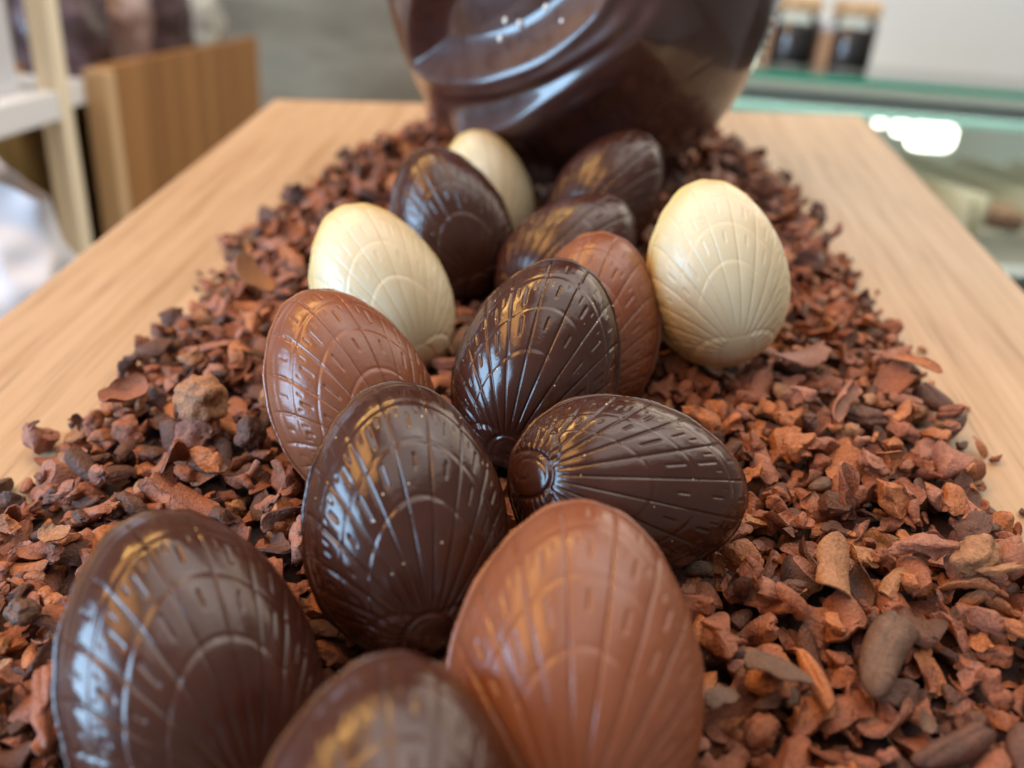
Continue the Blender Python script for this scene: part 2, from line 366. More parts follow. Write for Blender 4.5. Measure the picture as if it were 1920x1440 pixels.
#BIG_END
def big_egg_mesh():
    nz, na = 560, 800
    th = np.linspace(0, math.pi, nz)[1:-1]; z = BZ0 + BH * (1 - np.cos(th)) / 2
    az = np.linspace(0, 2*math.pi, na, endpoint=False)
    # spend most columns on the front (az = -90 deg)
    az = az + 0.55 * np.sin(az + math.pi/2 - math.pi) * -1
    ZZ, AA = np.meshgrid(z, az, indexing='ij'); RR = big_radius(ZZ)
    X = RR*np.cos(AA); Y = RR*np.sin(AA); P = np.stack([X, Y, ZZ], -1).reshape(-1, 3)
    N = P * np.array([1, 1, 0]) / BA**2; N[:, 2] = (P[:, 2] - 0.118) / np.where(P[:, 2] < 0.118, 0.115, 0.185)**2
    N /= np.linalg.norm(N, axis=1)[:, None]
    d = np.zeros(len(P))
    front = P[:, 1] < 0.03
    q = P[:, [0, 2]]
    def sdist(poly):
        best = np.full(len(q), 1e9); sg = np.zeros(len(q)); tpar = np.zeros(len(q)); poly = np.array(poly)
        # smooth the polyline (Catmull-Rom)
        pts = []; pp = np.vstack([2*poly[0]-poly[1], poly, 2*poly[-1]-poly[-2]])
        for i in range(1, len(pp)-2):
            for t in np.linspace(0, 1, 7)[:-1]:
                a, b, c, e = pp[i-1], pp[i], pp[i+1], pp[i+2]
                pts.append(0.5*((2*b)+(-a+c)*t+(2*a-5*b+4*c-e)*t*t+(-a+3*b-3*c+e)*t**3))
        pts.append(poly[-1]); pts = np.array(pts); n = len(pts)-1
        for i in range(n):
            a, b = pts[i], pts[i+1]; ab = b-a; L2 = ab@ab
            tr = ((q-a)@ab)/L2
            t = np.clip(tr, 0, 1); pr = a + t[:, None]*ab; v = q-pr; dd = np.hypot(v[:, 0], v[:, 1])
            cr = ab[0]*v[:, 1]-ab[1]*v[:, 0]
            k = dd < best; best[k] = dd[k]; sg[k] = np.sign(cr[k]); tpar[k] = ((i+t)/n)[k]
        return best*np.where(sg == 0, 1, sg), tpar
    for poly, fn in RIDGES:
        s, t = sdist(poly); d += np.where(front, fn(s*1000, t, P), 0) * 0.001
    d += 0.00025 * blobnoise(P, 8, 50)
    P = P + N*d[:, None]
    n = len(z)
    A_, B_ = np.meshgrid(np.arange(n-1), np.arange(na), indexing='ij'); A_, B_ = A_.ravel(), B_.ravel(); C_ = (B_+1) % na
    return mesh('shell', P, np.stack([A_*na+B_, A_*na+C_, (A_+1)*na+C_, (A_+1)*na+B_], 1))
big = empty('large_chocolate_egg', (BIGC[0], BIGC[1], 0))
tag(big, 'big glossy dark chocolate egg with swirling folds standing behind the small eggs', 'large egg'); on_board.append(big)
shell = obj('shell', big_egg_mesh(), BIG, big)
# tiny pale beads added to the big egg to stand in for glints
GLINT = mat('glint_bead', (0.9, 0.85, 0.75), 0.08, 0.8)
bm = bmesh.new(); bmesh.ops.create_icosphere(bm, subdivisions=2, radius=1); GR = bpy.data.meshes.new('glint_bead'); bm.to_mesh(GR); bm.free()
GR.polygons.foreach_set('use_smooth', np.ones(len(GR.polygons), dtype=bool)); GR.materials.append(GLINT)
#GLINTS_BEGIN
GLINTS = [(-0.02789, -0.07671, 0.07804, 0.00100), (-0.01078, -0.08247, 0.08994, 0.00100), (-0.02042, -0.07993, 0.08407, 0.00100), (-0.00484, -0.08252, 0.08518, 0.00100), (-0.02578, -0.07846, 0.08459, 0.00100), (0.00494, -0.08326, 0.09254, 0.00100), (0.07957, -0.02764, 0.07189, 0.00100), (0.08084, -0.02021, 0.06667, 0.00100), (0.07998, -0.02082, 0.06203, 0.00100), (0.07846, -0.03390, 0.07831, 0.00100)]
#GLINTS_END
for gx, gy, gz, gr in GLINTS:
    g = obj('glint_bead', GR, None, big, loc=(gx, gy, gz)); g.scale = (gr, gr, gr * 1.3)

# ------------------------------------------------------------------ cocoa nibs
rng = np.random.default_rng(11)
def ico(sub):
    bm = bmesh.new(); bmesh.ops.create_icosphere(bm, subdivisions=sub, radius=1)
    V = np.array([v.co[:] for v in bm.verts]); F = np.array([[v.index for v in f.verts] for f in bm.faces]); bm.free(); return V, F
ICO3 = ico(3); ICO4 = ico(4)
def unit(v): return v / np.linalg.norm(v)
def shard(r, IC=ICO3):
    V, F = IC[0].copy(), IC[1]
    V *= np.array([1.0, r.uniform(0.55, 0.85), r.uniform(0.36, 0.62)])
    for _ in range(r.integers(4, 9)):              # break faces off
        n = unit(r.normal(size=3)); c = r.uniform(0.28, 0.62) * np.abs(V @ n).max()
        dd = V @ n - c; k = dd > 0; V[k] -= np.outer(dd[k], n) * 0.92
    for _ in range(r.integers(3, 7)):               # bite a hollow out
        c = unit(r.normal(size=3)) * np.array([.9, .6, .5]); g = np.exp(-((V-c)**2).sum(1)/r.uniform(.03, .22))
        V *= (1 - 0.55*g)[:, None]
    b = r.uniform(-0.5, 0.5); V[:, 2] += b * V[:, 0]**2
    tw = r.uniform(-0.7, 0.7) * V[:, 0]; y, z = V[:, 1].copy(), V[:, 2].copy()
    V[:, 1] = y*np.cos(tw)-z*np.sin(tw); V[:, 2] = y*np.sin(tw)+z*np.cos(tw)
    sd = [int(r.integers(1e6)) for _ in range(2)]        # cracks and wrinkles
    cr = np.exp(-(blobnoise(V, sd[0], 4.5, 2)/0.16)**2)*0.13 + np.exp(-(blobnoise(V, sd[1], 9, 2)/0.2)**2)*0.05
    V = V * (1 - cr)[:, None]
    V += 0.06 * np.stack([blobnoise(V, int(r.integers(1e6)), 6, 2) for _ in range(3)], 1)
    return V, F
def flake(r, IC=None, nu=11, nv=8):
    """a curled piece of husk: thin, bent, ragged outline"""
    u, v = np.meshgrid(np.linspace(-1, 1, nu), np.linspace(-1, 1, nv), indexing='ij')
    a = np.sqrt(np.clip(1 - 0.5*v*v, 0, 1)); b = np.sqrt(np.clip(1 - 0.5*u*u, 0, 1))
    x, y = u*a, v*b*r.uniform(0.5, 0.8)
    Pp = np.stack([x.ravel(), y.ravel(), 0*x.ravel()], 1)
    edge = np.maximum(np.abs(u), np.abs(v)).ravel() > 0.95
    Pp[:, :2] *= 1 + (r.normal(size=len(Pp))*0.035*edge)[:, None]
    an = np.arctan2(Pp[:, 1], Pp[:, 0]); Pp[:, :2] *= (1 + 0.17*np.sin(2*an + r.uniform(0, 6)) + 0.12*np.sin(3*an + r.uniform(0, 6)) + 0.07*np.sin(5*an + r.uniform(0, 6)))[:, None]
    cv = r.uniform(1.0, 2.9); ang = Pp[:, 1]*cv
    z = (1-np.cos(ang))/cv; yy = np.sin(ang)/cv
    z = z + r.uniform(-0.35, 0.35)*Pp[:, 0]**2 + 0.05*blobnoise(Pp, int(r.integers(1e6)), 4)
    top = np.stack([Pp[:, 0], yy, z], 1)
    z = z + 0.16*np.abs(blobnoise(Pp, int(r.integers(1e6)), 3.0)) 
    th = 0.06 + 0.09*r.random()
    bot = top.copy(); bot[:, 2] -= th; bot[:, 1] *= 1.02
    V = np.vstack([top, bot]); n = nu*nv; F = []
    g = lambda i, j: i*nv+j
    for i in range(nu-1):
        for j in range(nv-1):
            q = (g(i, j), g(i+1, j), g(i+1, j+1), g(i, j+1))
            F += [(q[0], q[1], q[2]), (q[0], q[2], q[3]), (n+q[2], n+q[1], n+q[0]), (n+q[3], n+q[2], n+q[0])]
    ring = [g(i, 0) for i in range(nu)] + [g(nu-1, j) for j in range(1, nv)] + [g(i, nv-1) for i in range(nu-2, -1, -1)] + [g(0, j) for j in range(nv-2, 0, -1)]
    for a_, b_ in zip(ring, ring[1:]+ring[:1]): F += [(b_, a_, n+a_), (b_, n+a_, n+b_)]
    V -= V.mean(0)
    return V, np.array(F)
def bean(r, IC=ICO3):
    V, F = IC[0].copy(), IC[1]
    V *= np.array([1.0, r.uniform(0.36, 0.5), r.uniform(0.30, 0.42)])
    V[:, 1] += r.uniform(-0.35, 0.35)*V[:, 0]**2
    n = unit(np.array([r.choice([-1, 1]), r.uniform(-.5, .5), r.uniform(-.4, .4)])); c = r.uniform(.35, .75)
    dd = V@n-c; k = dd > 0; V[k] -= np.outer(dd[k], n)*0.9
    g = np.exp(-(V[:, 1]/0.07)**2)*(V[:, 2] > 0); V[:, 2] -= 0.06*g
    V += 0.03*np.stack([blobnoise(V, int(r.integers(1e6)), 4, 2) for _ in range(3)], 1)
    return V, F
def wrinkled(r, IC=ICO3):
    V, F = IC[0].copy(), IC[1]
    rad = 1 + 0.16*blobnoise(V, int(r.integers(1e6)), 4, 2) + 0.06*np.sign(blobnoise(V, int(r.integers(1e6)), 9, 2))
    V = V*rad[:, None]*np.array([1, r.uniform(.6, .8), r.uniform(.5, .7)])
    return V, F
KINDS = [('cocoa nib shard', 'cocoa_nib', shard, 26), ('curled husk flake', 'husk_flake', flake, 16),
         ('smooth bean piece', 'bean_piece', bean, 8), ('wrinkled lump', 'cocoa_lump', wrinkled, 6)]
protos, proto_fine = [], []
for ki, (txt, nm, fn, cnt) in enumerate(KINDS):
    for _ in range(cnt):
        sd = int(rng.integers(1e9)); V, F = fn(np.random.default_rng(sd)); c_ = (V.max(0)+V.min(0))/2; s_ = 1/np.linalg.norm(V-c_, axis=1).max()
        protos.append((ki, (V-c_)*s_, F))
        V, F = fn(np.random.default_rng(sd), ICO4); proto_fine.append((ki, (V-c_)*s_, F))
by_kind = [[i for i, p in enumerate(protos) if p[0] == k] for k in range(4)]
proto_me = []
for ki, V, F in proto_fine:
    me = mesh(KINDS[ki][1], V, F, True, [NIBM[0][1]])
    if ki in (0, 1): me.set_sharp_from_angle(angle=R(30))
    proto_me.append(me)

# outline of the heap on the board: x limits for every y
YL = [0.0, 0.14, 0.19, 0.29, 0.34, 0.395, 0.44, 0.475, 0.50]; XL = [-0.150, -0.146, -0.143, -0.142, -0.138, -0.130, -0.112, -0.085, -0.05]
YR = [0.0, 0.15, 0.18, 0.24, 0.30, 0.34, 0.386, 0.43, 0.47, 0.50]; XR = [0.114, 0.112, 0.113, 0.111, 0.107, 0.106, 0.103, 0.090, 0.072, 0.04]
RES = 0.001; GX0, GY0 = -0.20, 0.02; GW, GH = 370, 520
H = np.zeros((GW, GH))
def edge_dist(x, y): return np.minimum(x - np.interp(y, YL, XL), np.interp(y, YR, XR) - x)
gx, gy = np.meshgrid(GX0 + (np.arange(GW)+.5)*RES, GY0 + (np.arange(GH)+.5)*RES, indexing='ij')
ed = edge_dist(gx, gy)
def target_h(e): return 0.0105 * smoothstep(-0.004, 0.022, e)
H = 0.0032 * smoothstep(0.010, 0.020, ed)
def in_eggs(P, lim=0.97):
    P1 = np.c_[P, np.ones(len(P))]
    for Mi, sc in egg_frames:
        Q = P1 @ Mi.T; y = np.clip(Q[:, 1]/(L/2), -1, 1); k = 1-0.13*y
        if (((Q[:, 0]/(W/2*k))**2 + (Q[:, 2]/(T/2*k))**2 + (Q[:, 1]/(L/2))**2) < lim).any(): return True
    dz = P[:, 2]; rr = np.hypot(P[:, 0]-BIGC[0], P[:, 1]-BIGC[1])
    return bool((rr < big_radius(np.clip(dz, BZ0+1e-4, 0.3)) - 0.001).any())
nibs = []      # (proto, matrix 3x3, loc, colour index, special label)
def settle(pi, M3, x, y, quant=0.72, special=None, col=0, lift=0.0, force=False):
    V = protos[pi][1] @ M3.T
    ix = np.clip(((V[:, 0]+x-GX0)/RES).astype(int), 0, GW-1); iy = np.clip(((V[:, 1]+y-GY0)/RES).astype(int), 0, GH-1)
    lowm = V[:, 2] < 0.15*V[:, 2].max()
    z = np.quantile(H[ix[lowm], iy[lowm]] - V[lowm, 2], quant) + lift
    z = max(z, 0.0002 - V[:, 2].min())
    Pw = V + np.array([x, y, z])
    if not force and in_eggs(Pw): return False
    hi = ~lowm
    np.maximum.at(H, (ix[hi], iy[hi]), Pw[hi, 2])
    nibs.append((pi, M3, (x, y, z), col, special)); return True
def rand_pose(r, flat=0.42):
    e = Euler((r.normal()*flat, r.normal()*flat, r.uniform(0, 6.283)))
    if r.random() < 0.5: return np.array((e.to_matrix() @ Matrix.Rotation(math.pi, 3, 'X')))
    return np.array(e.to_matrix())
COLP = [0.18, 0.42, 0.17, 0.19, 0.03, 0.01]
def pick_kind(r): return int(r.choice(4, p=[0.50, 0.43, 0.04, 0.03]))
N_NIB = 6800; made = 0; tries = 0
while made < N_NIB and tries < 19000:
    tries += 1
    ys = 0.045 + rng.random(5) * 0.455; xs = -0.16 + rng.random(5) * 0.285
    e = edge_dist(xs, ys) + rng.normal(size=5)*0.0035
    hh = H[((xs-GX0)/RES).astype(int), ((ys-GY0)/RES).astype(int)]
    score = target_h(e) - hh; score[e < 0.0] = -1
    i = int(np.argmax(score))
    if score[i] < (-0.0015 if made > 2500 else 0.0): continue
    k = pick_kind(rng); pi = int(rng.choice(by_kind[k]))
    size = float(np.clip(rng.lognormal(math.log(0.0034), 0.40), 0.0013, 0.0066))
    if k == 1: size *= 1.08
    M3 = rand_pose(rng) * size
    if k == 2: col = int(rng.choice([0, 5, 1, 3], p=[.5, .2, .2, .1]))
    elif k == 3: col = int(rng.choice([4, 0, 1], p=[.4, .4, .2]))
    else: col = int(rng.choice(6, p=COLP))
    if settle(pi, M3, float(xs[i]), float(ys[i]), col=col): made += 1
# a few stray crumbs on the bare wood along the edge of the heap
for _ in range(22):
    y = rng.uniform(0.07, 0.48); side = rng.random() < 0.5
    x = np.interp(y, YL, XL) - abs(rng.normal())*0.004 if side else np.interp(y, YR, XR) + abs(rng.normal())*0.004
    settle(int(rng.choice(by_kind[0])), rand_pose(rng, .3)*rng.uniform(0.001, 0.0024), float(x), float(y), 0.9, col=int(rng.choice(6, p=COLP)))
#SPECIAL_BEGIN
SPECIAL = [
    (2, 0, (0.01111, 0.00752, 0.00888), 0.0600, 0.1014, (0, 0, -126), 5, 0.0010, 'bean_piece', 'large smooth grey brown bean piece at the front right'),
    (2, 3, (0.00684, 0.00463, 0.00608), 0.0471, 0.0960, (25, 0, -76), 2, 0.0010, 'bean_piece', 'bright orange split bean piece beside the large grey brown one'),
    (1, 1, (0.00846, 0.01339, 0.00761), 0.0558, 0.1213, (150, 0, -102), 4, 0.0020, 'husk_flake', 'tan hood shaped husk standing behind the bright orange bean piece'),
    (0, 2, (0.00847, 0.00164, 0.00188), 0.0885, 0.1220, (0, 0, 17), 4, 0.0020, 'husk_sliver', 'long thin tan sliver at the right edge of the photo'),
    (0, 5, (0.00943, 0.00396, 0.00461), 0.0762, 0.1293, (0, 0, 13), 3, 0.0020, 'cocoa_nib', 'long narrow pinkish brown nib right of the tan hood shaped husk'),
    (3, 1, (0.00622, 0.00753, 0.00968), 0.0848, 0.1256, (0, 0, 22), 4, 0.0010, 'cocoa_lump', 'tan rough lump under the long narrow pinkish brown nib'),
    (3, 2, (0.00713, 0.00828, 0.00982), -0.0963, 0.1602, (0, 0, 14), 4, 0.0010, 'cocoa_lump', 'tan rounded lump left of the left milk chocolate egg'),
    (3, 3, (0.00410, 0.00628, 0.00820), -0.0812, 0.1537, (0, 0, 5), 0, 0.0000, 'cocoa_lump', 'round dark ball of cocoa beside the tan rounded lump'),
    (2, 5, (0.00925, 0.00537, 0.00658), 0.0685, 0.0849, (0, 0, 31), 0, 0.0010, 'bean_piece', 'thick dark log shaped bean piece at the bottom right'),
    (1, 3, (0.00677, 0.00508, 0.00339), 0.0390, 0.0940, (160, 0, -22), 5, 0.0010, 'husk_flake', 'grey brown trough shaped husk near the front milk chocolate egg'),
    (1, 5, (0.00315, 0.00421, 0.00221), 0.0286, 0.0882, (180, 0, 10), 5, 0.0010, 'husk_flake', 'grey brown domed husk touching the front milk chocolate egg'),
    (1, 6, (0.00721, 0.00601, 0.00361), 0.0982, 0.2042, (10, 0, -33), 2, 0.0020, 'husk_flake', 'pale orange husk at the right edge of the heap, overhanging the wood'),
    (0, 7, (0.00822, 0.00318, 0.00365), 0.0618, 0.1843, (0, 0, 18), 3, 0.0020, 'cocoa_nib', 'flat pinkish bar of nib in front of the right white egg'),
    (1, 8, (0.01150, 0.00767, 0.00575), 0.0670, 0.2081, (170, 0, 28), 3, 0.0020, 'husk_flake', 'wide pinkish brown husk just right of the right white egg'),
    (1, 9, (0.01054, 0.00878, 0.00632), 0.0738, 0.1861, (60, 0, 59), 3, 0.0020, 'husk_flake', 'upright pinkish brown husk in the right half of the heap'),
    (1, 10, (0.00683, 0.00910, 0.00614), -0.1223, 0.1681, (20, 10, 45), 3, 0.0020, 'husk_flake', 'crumpled pinkish brown husk at the left edge of the heap'),
    (0, 9, (0.01150, 0.00297, 0.00358), -0.1120, 0.2025, (0, 0, 12), 3, 0.0020, 'husk_sliver', 'long pinkish brown stick lying across the left side of the heap'),
    (1, 11, (0.00812, 0.01083, 0.00650), -0.1127, 0.2412, (45, 0, 94), 4, 0.0020, 'husk_flake', 'tan three cornered husk standing up left of the left white egg'),
    (0, 11, (0.01102, 0.00391, 0.00490), -0.0889, 0.0757, (0, 0, -58), 3, 0.0010, 'cocoa_nib', 'long pinkish brown strip in the lower left corner'),
    (3, 4, (0.00331, 0.00480, 0.00588), -0.1072, 0.0961, (0, 0, 11), 5, 0.0010, 'cocoa_lump', 'grey brown round lump left of the front left dark egg'),
    (1, 13, (0.00344, 0.00516, 0.00309), -0.1099, 0.1140, (10, 0, 25), 4, 0.0020, 'husk_flake', 'tan curled husk cup behind the front left dark egg'),
]
#SPECIAL_END
n_plain = len(nibs)
for (kd, nth, size, x, y, rot, col, lift, name, label) in SPECIAL:
    pi = by_kind[kd][nth % len(by_kind[kd])]
    sv = size if isinstance(size, tuple) else (size,)*3
    M3 = np.array(Euler(tuple(R(a) for a in rot)).to_matrix()) @ np.diag(sv)
    settle(pi, M3, x, y, 0.86, (name, label), col, lift, force=True)

# which nibs show largest: splat everything through the lens into a coarse depth buffer
Cw = np.array(Matrix.Translation((0, 0, CH)) @ Euler((math.pi/2-PITCH, 0, YAW)).to_matrix().to_4x4()); Ci = np.linalg.inv(Cw)
GWp, GHp = 480, 360
def splat(P):
    Q = P @ Ci[:3, :3].T + Ci[:3, 3]; dep = -Q[:, 2]; dep = np.maximum(dep, 1e-3)
    u = (960 + 1500*Q[:, 0]/dep)/4; v = (720 - 1500*Q[:, 1]/dep)/4
    ok = (u >= 0) & (u < GWp) & (v >= 0) & (v < GHp)
    return u[ok].astype(int)*GHp + v[ok].astype(int), dep[ok]
cells, deps, ids = [], [], []
for i, (pi, M3, loc, col, sp) in enumerate(nibs):
    c, d_ = splat(protos[pi][1] @ M3.T + np.array(loc)); cells.append(c); deps.append(d_); ids.append(np.full(len(c), i))
hv = np.empty(len(HALF.vertices)*3, dtype=np.float32); HALF.vertices.foreach_get('co', hv); hv = hv.reshape(-1, 3)[::3]
hv = np.vstack([hv, hv*np.array([-1, 1, -1])])
for Mi, sc in egg_frames:
    Mw = np.linalg.inv(Mi); c, d_ = splat(hv @ Mw[:3, :3].T + Mw[:3, 3]); cells.append(c); deps.append(d_-0.001); ids.append(np.full(len(c), -1))
cells, deps, ids = map(np.concatenate, (cells, deps, ids))
o_ = np.lexsort((deps, cells)); cs = cells[o_]; first = np.r_[True, cs[1:] != cs[:-1]]; win = ids[o_][first]
cnt = np.bincount(win[win >= 0], minlength=len(nibs))
cnt[n_plain:] = 10**6
order = np.argsort(-cnt)
single = set(int(i) for i in order[:300])
def egg_side(x): return 'left' if x < -0.02 else 'right'
def where(x, y):
    s = egg_side(x)
    ex = ' by the edge' if edge_dist(x, y) < 0.022 else ''
    if y < 0.105: return f'at the bottom of the photo{ex}, {s} of the eggs'
    if y < 0.135: return f'near the front{ex}, {s} of the eggs'
    if y < 0.24: return f'midway along the heap{ex}, {s} of the eggs'
    return f'at the far end{ex}, {s} of the eggs'
SV, SF, SM, off = [], [], [], 0
for i, (pi, M3, loc, col, sp) in enumerate(nibs):
    ki, V, F = protos[pi]
    if i in single:
        nm = sp[0] if sp else KINDS[ki][1]
        o = obj(nm, proto_me[pi], NIBM[col][1])
        o.matrix_basis = Matrix.Translation(loc) @ Matrix(M3.tolist()).to_4x4()
        if sp: tag(o, sp[1], 'cocoa nib', 'cocoa nibs singled out in the heap')
        else:
            txt = f'{NIBM[col][0]} {KINDS[ki][0]} {where(loc[0], loc[1])}'
            tag(o, txt, 'cocoa nib', txt)
        on_board.append(o)
    else:
        SV.append(V @ M3.T + np.array(loc)); SF.append(F+off); SM.append(np.full(len(F), col)); off += len(V)
# dark brown base sheet under the nibs, closed into the same heap of loose nibs
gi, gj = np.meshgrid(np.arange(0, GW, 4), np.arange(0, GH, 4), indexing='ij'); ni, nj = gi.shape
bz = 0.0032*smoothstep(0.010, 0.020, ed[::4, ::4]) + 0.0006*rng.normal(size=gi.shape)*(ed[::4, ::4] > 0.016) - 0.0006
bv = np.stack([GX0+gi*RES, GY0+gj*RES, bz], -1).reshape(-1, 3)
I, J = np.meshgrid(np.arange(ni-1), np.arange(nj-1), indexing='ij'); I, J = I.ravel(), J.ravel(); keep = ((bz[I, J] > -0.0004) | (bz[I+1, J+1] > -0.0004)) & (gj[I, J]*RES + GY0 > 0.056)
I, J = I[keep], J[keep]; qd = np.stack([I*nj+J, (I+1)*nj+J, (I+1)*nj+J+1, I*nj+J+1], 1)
bt = np.vstack([qd[:, [0, 1, 2]], qd[:, [0, 2, 3]]])
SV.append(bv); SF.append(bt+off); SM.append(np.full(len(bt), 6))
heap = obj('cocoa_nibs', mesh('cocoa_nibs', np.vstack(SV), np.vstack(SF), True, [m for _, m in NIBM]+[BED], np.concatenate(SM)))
heap.data.set_sharp_from_angle(angle=R(30))
tag(heap, 'loose heap of broken cocoa nibs spread along the oak board', 'cocoa nibs', None, 'stuff'); on_board.append(heap)
print('nibs', len(nibs), 'single', len(single), 'tries', tries)

#BACK_BEGIN
# ------------------------------------------------------------------ the shop behind (room frame)
def flat(name, lo, hi, m, parent=None, bev=0.0015, kind=None):
    o = obj(name, box(lo[0], hi[0], lo[1], hi[1], lo[2], hi[2], bev), m, parent)
    if kind: o['kind'] = kind
    return o
def at(name, loc, label, cat, group=None):
    return tag(empty(name, loc), label, cat, group)
def banded(name, stops, scale):
    m = mat(name, (0.3, 0.3, 0.27), 0.6, 0.3); k = NT(m); tc = k.n('TexCoord').outputs['Object']
    mp = k.n('Mapping'); k.l(tc, mp.inputs['Vector']); mp.inputs['Scale'].default_value = scale
    k.l(k.ramp(k.noise(mp.outputs[0], 1.0, 5, 0.6), stops), k.b.inputs['Base Color']); return m
STONE = banded('stone_wall', [(0.32, (0.13, 0.115, 0.09)), (0.48, (0.24, 0.215, 0.17)), (0.62, (0.36, 0.335, 0.27)), (0.72, (0.24, 0.26, 0.23))], (1.6, 1.6, 7.0))
PLASTER = banded('white_plaster', [(0.3, (0.86, 0.88, 0.86)), (0.7, (0.90, 0.91, 0.88))], (1.2, 1.2, 1.2))
FLOOR = banded('floor_stone', [(0.3, (0.20, 0.18, 0.15)), (0.7, (0.30, 0.28, 0.24))], (5, 5, 5))
OLIVE = wood('olive_back_board', (0.46, 0.31, 0.12), (0.52, 0.36, 0.15), (0.38, 0.24, 0.08), 2, 12, 0.6)
WHITEP = mat('white_lacquer', (0.80, 0.81, 0.84), 0.35)
PAPER = mat('white_paper', (0.58, 0.59, 0.64), 0.55)
flat('floor', (-3.0, -2.0, -0.95), (3.5, 2.6, -0.9), FLOOR, bev=0, kind='structure')
bw = flat('wall', (-3.0, 2.4, -0.9), (0.42, 2.5, 2.0), STONE, bev=0, kind='structure')
ww = flat('wall', (0.42, 2.05, -0.9), (3.5, 2.5, 2.0), PLASTER, bev=0, kind='structure')

# wooden shelf unit on the left
su = at('shelf_unit', (-0.345, 0.85, -0.9), 'wooden shelf unit with brown side panel, pale posts and white shelf, left of the board', 'shelf unit')
def sub(name, lo, hi, m, bev=0.0015):
    o = flat(name, [a - b for a, b in zip(lo, su.location)], [a - b for a, b in zip(hi, su.location)], m, su, bev); return o
sub('side_panel', (-0.356, 0.869, -0.9), (-0.340, 1.60, 0.051), PANELW)
sub('post', (-0.353, 0.835, -0.9), (-0.331, 0.858, 0.050), TANW)['label'] = 'tan square post beside the brown panel'
sub('post', (-0.349, 0.728, -0.9), (-0.330, 0.748, 0.55), CREAMW)['label'] = 'cream square post rising past the white shelf'
sub('shelf', (-0.90, 0.55, 0.0190), (-0.3315, 0.727, 0.042), WHITEP)
sub('shelf', (-0.438, 0.749, 0.019), (-0.3515, 0.834, 0.042), WHITEP)
sub('shelf', (-0.439, 0.30, -0.20), (-0.20, 0.60, -0.18), WHITEP)
sub('back_panel', (-0.46, 0.30, -0.9), (-0.44, 1.60, 0.018), OLIVE)
sub('shelf', (-0.55, 0.870, 0.0185), (-0.357, 1.60, 0.022), PANELW)

def bag_mesh(sx, sy, h, seed, neck=0.25, puff=0.1):
    """a filled bag gathered to a neck"""
    r = np.random.default_rng(seed); nz, na = 34, 56
    zz = np.linspace(0, 1, nz); a = np.arange(na)/na*2*math.pi
    prof = np.where(zz < 0.62, 0.90 + puff*np.sin(zz/0.62*math.pi), 0)
    up = smoothstep(0.55, 0.82, zz); prof = np.where(zz >= 0.55, (0.9+puff*np.sin(np.minimum(zz/0.62, 1)*math.pi))*(1-up)+neck*up, prof)
    prof = prof + neck*1.0*smoothstep(0.86, 1.0, zz); prof[0] = 0.8
    V = []
    for z, p in zip(zz, prof):
        cs, sn = np.cos(a), np.sin(a); e = 0.6
        V.append(np.stack([sx*p*np.sign(cs)*np.abs(cs)**e, sy*p*np.sign(sn)*np.abs(sn)**e, np.full(na, z*h)], 1))
    V = np.vstack(V); c = blobnoise(V/h, seed, 9, 3); rad = V[:, :2]*(1+0.09*c[:, None]); V[:, :2] = rad
    V = np.vstack([V, [[0, 0, 0], [0, 0, h]]]); F = []
    for j in range(nz-1):
        for i in range(na): F.append((j*na+i, j*na+(i+1) % na, (j+1)*na+(i+1) % na, (j+1)*na+i))
    n = nz*na; F += [(n, (i+1) % na, i) for i in range(na)] + [(n+1, (nz-1)*na+i, (nz-1)*na+(i+1) % na) for i in range(na)]
    return mesh('bag', V, F)
def ribbon_mesh(r, seed):
    bm = bmesh.new(); nt, ns = 32, 8
    vs = [[bm.verts.new(((r+0.0022*math.cos(b))*math.cos(a), (r+0.0022*math.cos(b))*math.sin(a), 0.0035*math.sin(b))) for b in np.arange(ns)/ns*6.2832] for a in np.arange(nt)/nt*6.2832]
    for i in range(nt):
        for j in range(ns): bm.faces.new((vs[i][j], vs[(i+1) % nt][j], vs[(i+1) % nt][(j+1) % ns], vs[i][(j+1) % ns]))
    me = bpy.data.meshes.new('ribbon'); bm.to_mesh(me); bm.free(); return me
def bag(loc, sx, sy, h, m, m2, label, seed, group=None, neck=0.25):
    e = at('gift_bag', loc, label, 'bag', group)
    obj('bag_body', bag_mesh(sx, sy, h, seed, neck), m, e)
    obj('ribbon', ribbon_mesh(neck*sx*1.0+0.002, seed), m2, e, loc=(0, 0, h*0.83)).scale = (1, sy/sx, 1)
    return e
def mottled(name, stops, sc, rough=0.25):
    m = mat(name, (0.1, 0.05, 0.04), rough, 0.6); k = NT(m); tc = k.n('TexCoord').outputs['Object']
    n = k.noise(tc, sc, 4, 0.6); k.l(k.ramp(n, stops), k.b.inputs['Base Color']); k.bump(n, 0.6, 0.004); return m
DARKBAG = mottled('bagged_dark_chocolates', [(0.36, (0.035, 0.018, 0.018)), (0.55, (0.075, 0.045, 0.05)), (0.70, (0.20, 0.15, 0.17))], 28)
PINKBAG = mottled('bagged_nutty_chocolates', [(0.36, (0.13, 0.065, 0.05)), (0.52, (0.27, 0.17, 0.15)), (0.70, (0.42, 0.34, 0.33))], 28)
PALEBAG = mottled('pale_bagged_sweets', [(0.36, (0.30, 0.30, 0.26)), (0.70, (0.52, 0.52, 0.48))], 20)
RIB = mat('satin_ribbon', (0.45, 0.36, 0.30), 0.4)
bag((-0.420, 0.97, 0.022), 0.045, 0.040, 0.17, DARKBAG, RIB, 'dark bag of chocolates next to the cream post on the shelf unit', 21)
bag((-0.407, 1.10, 0.022), 0.040, 0.042, 0.15, PINKBAG, RIB, 'pinkish brown bag of chocolates behind the dark bag nearest the cream post', 22)
bag((-0.402, 1.235, 0.022), 0.042, 0.045, 0.17, DARKBAG, RIB, 'dark bag of chocolates further back, between the pinkish brown bag and the pale one', 23)
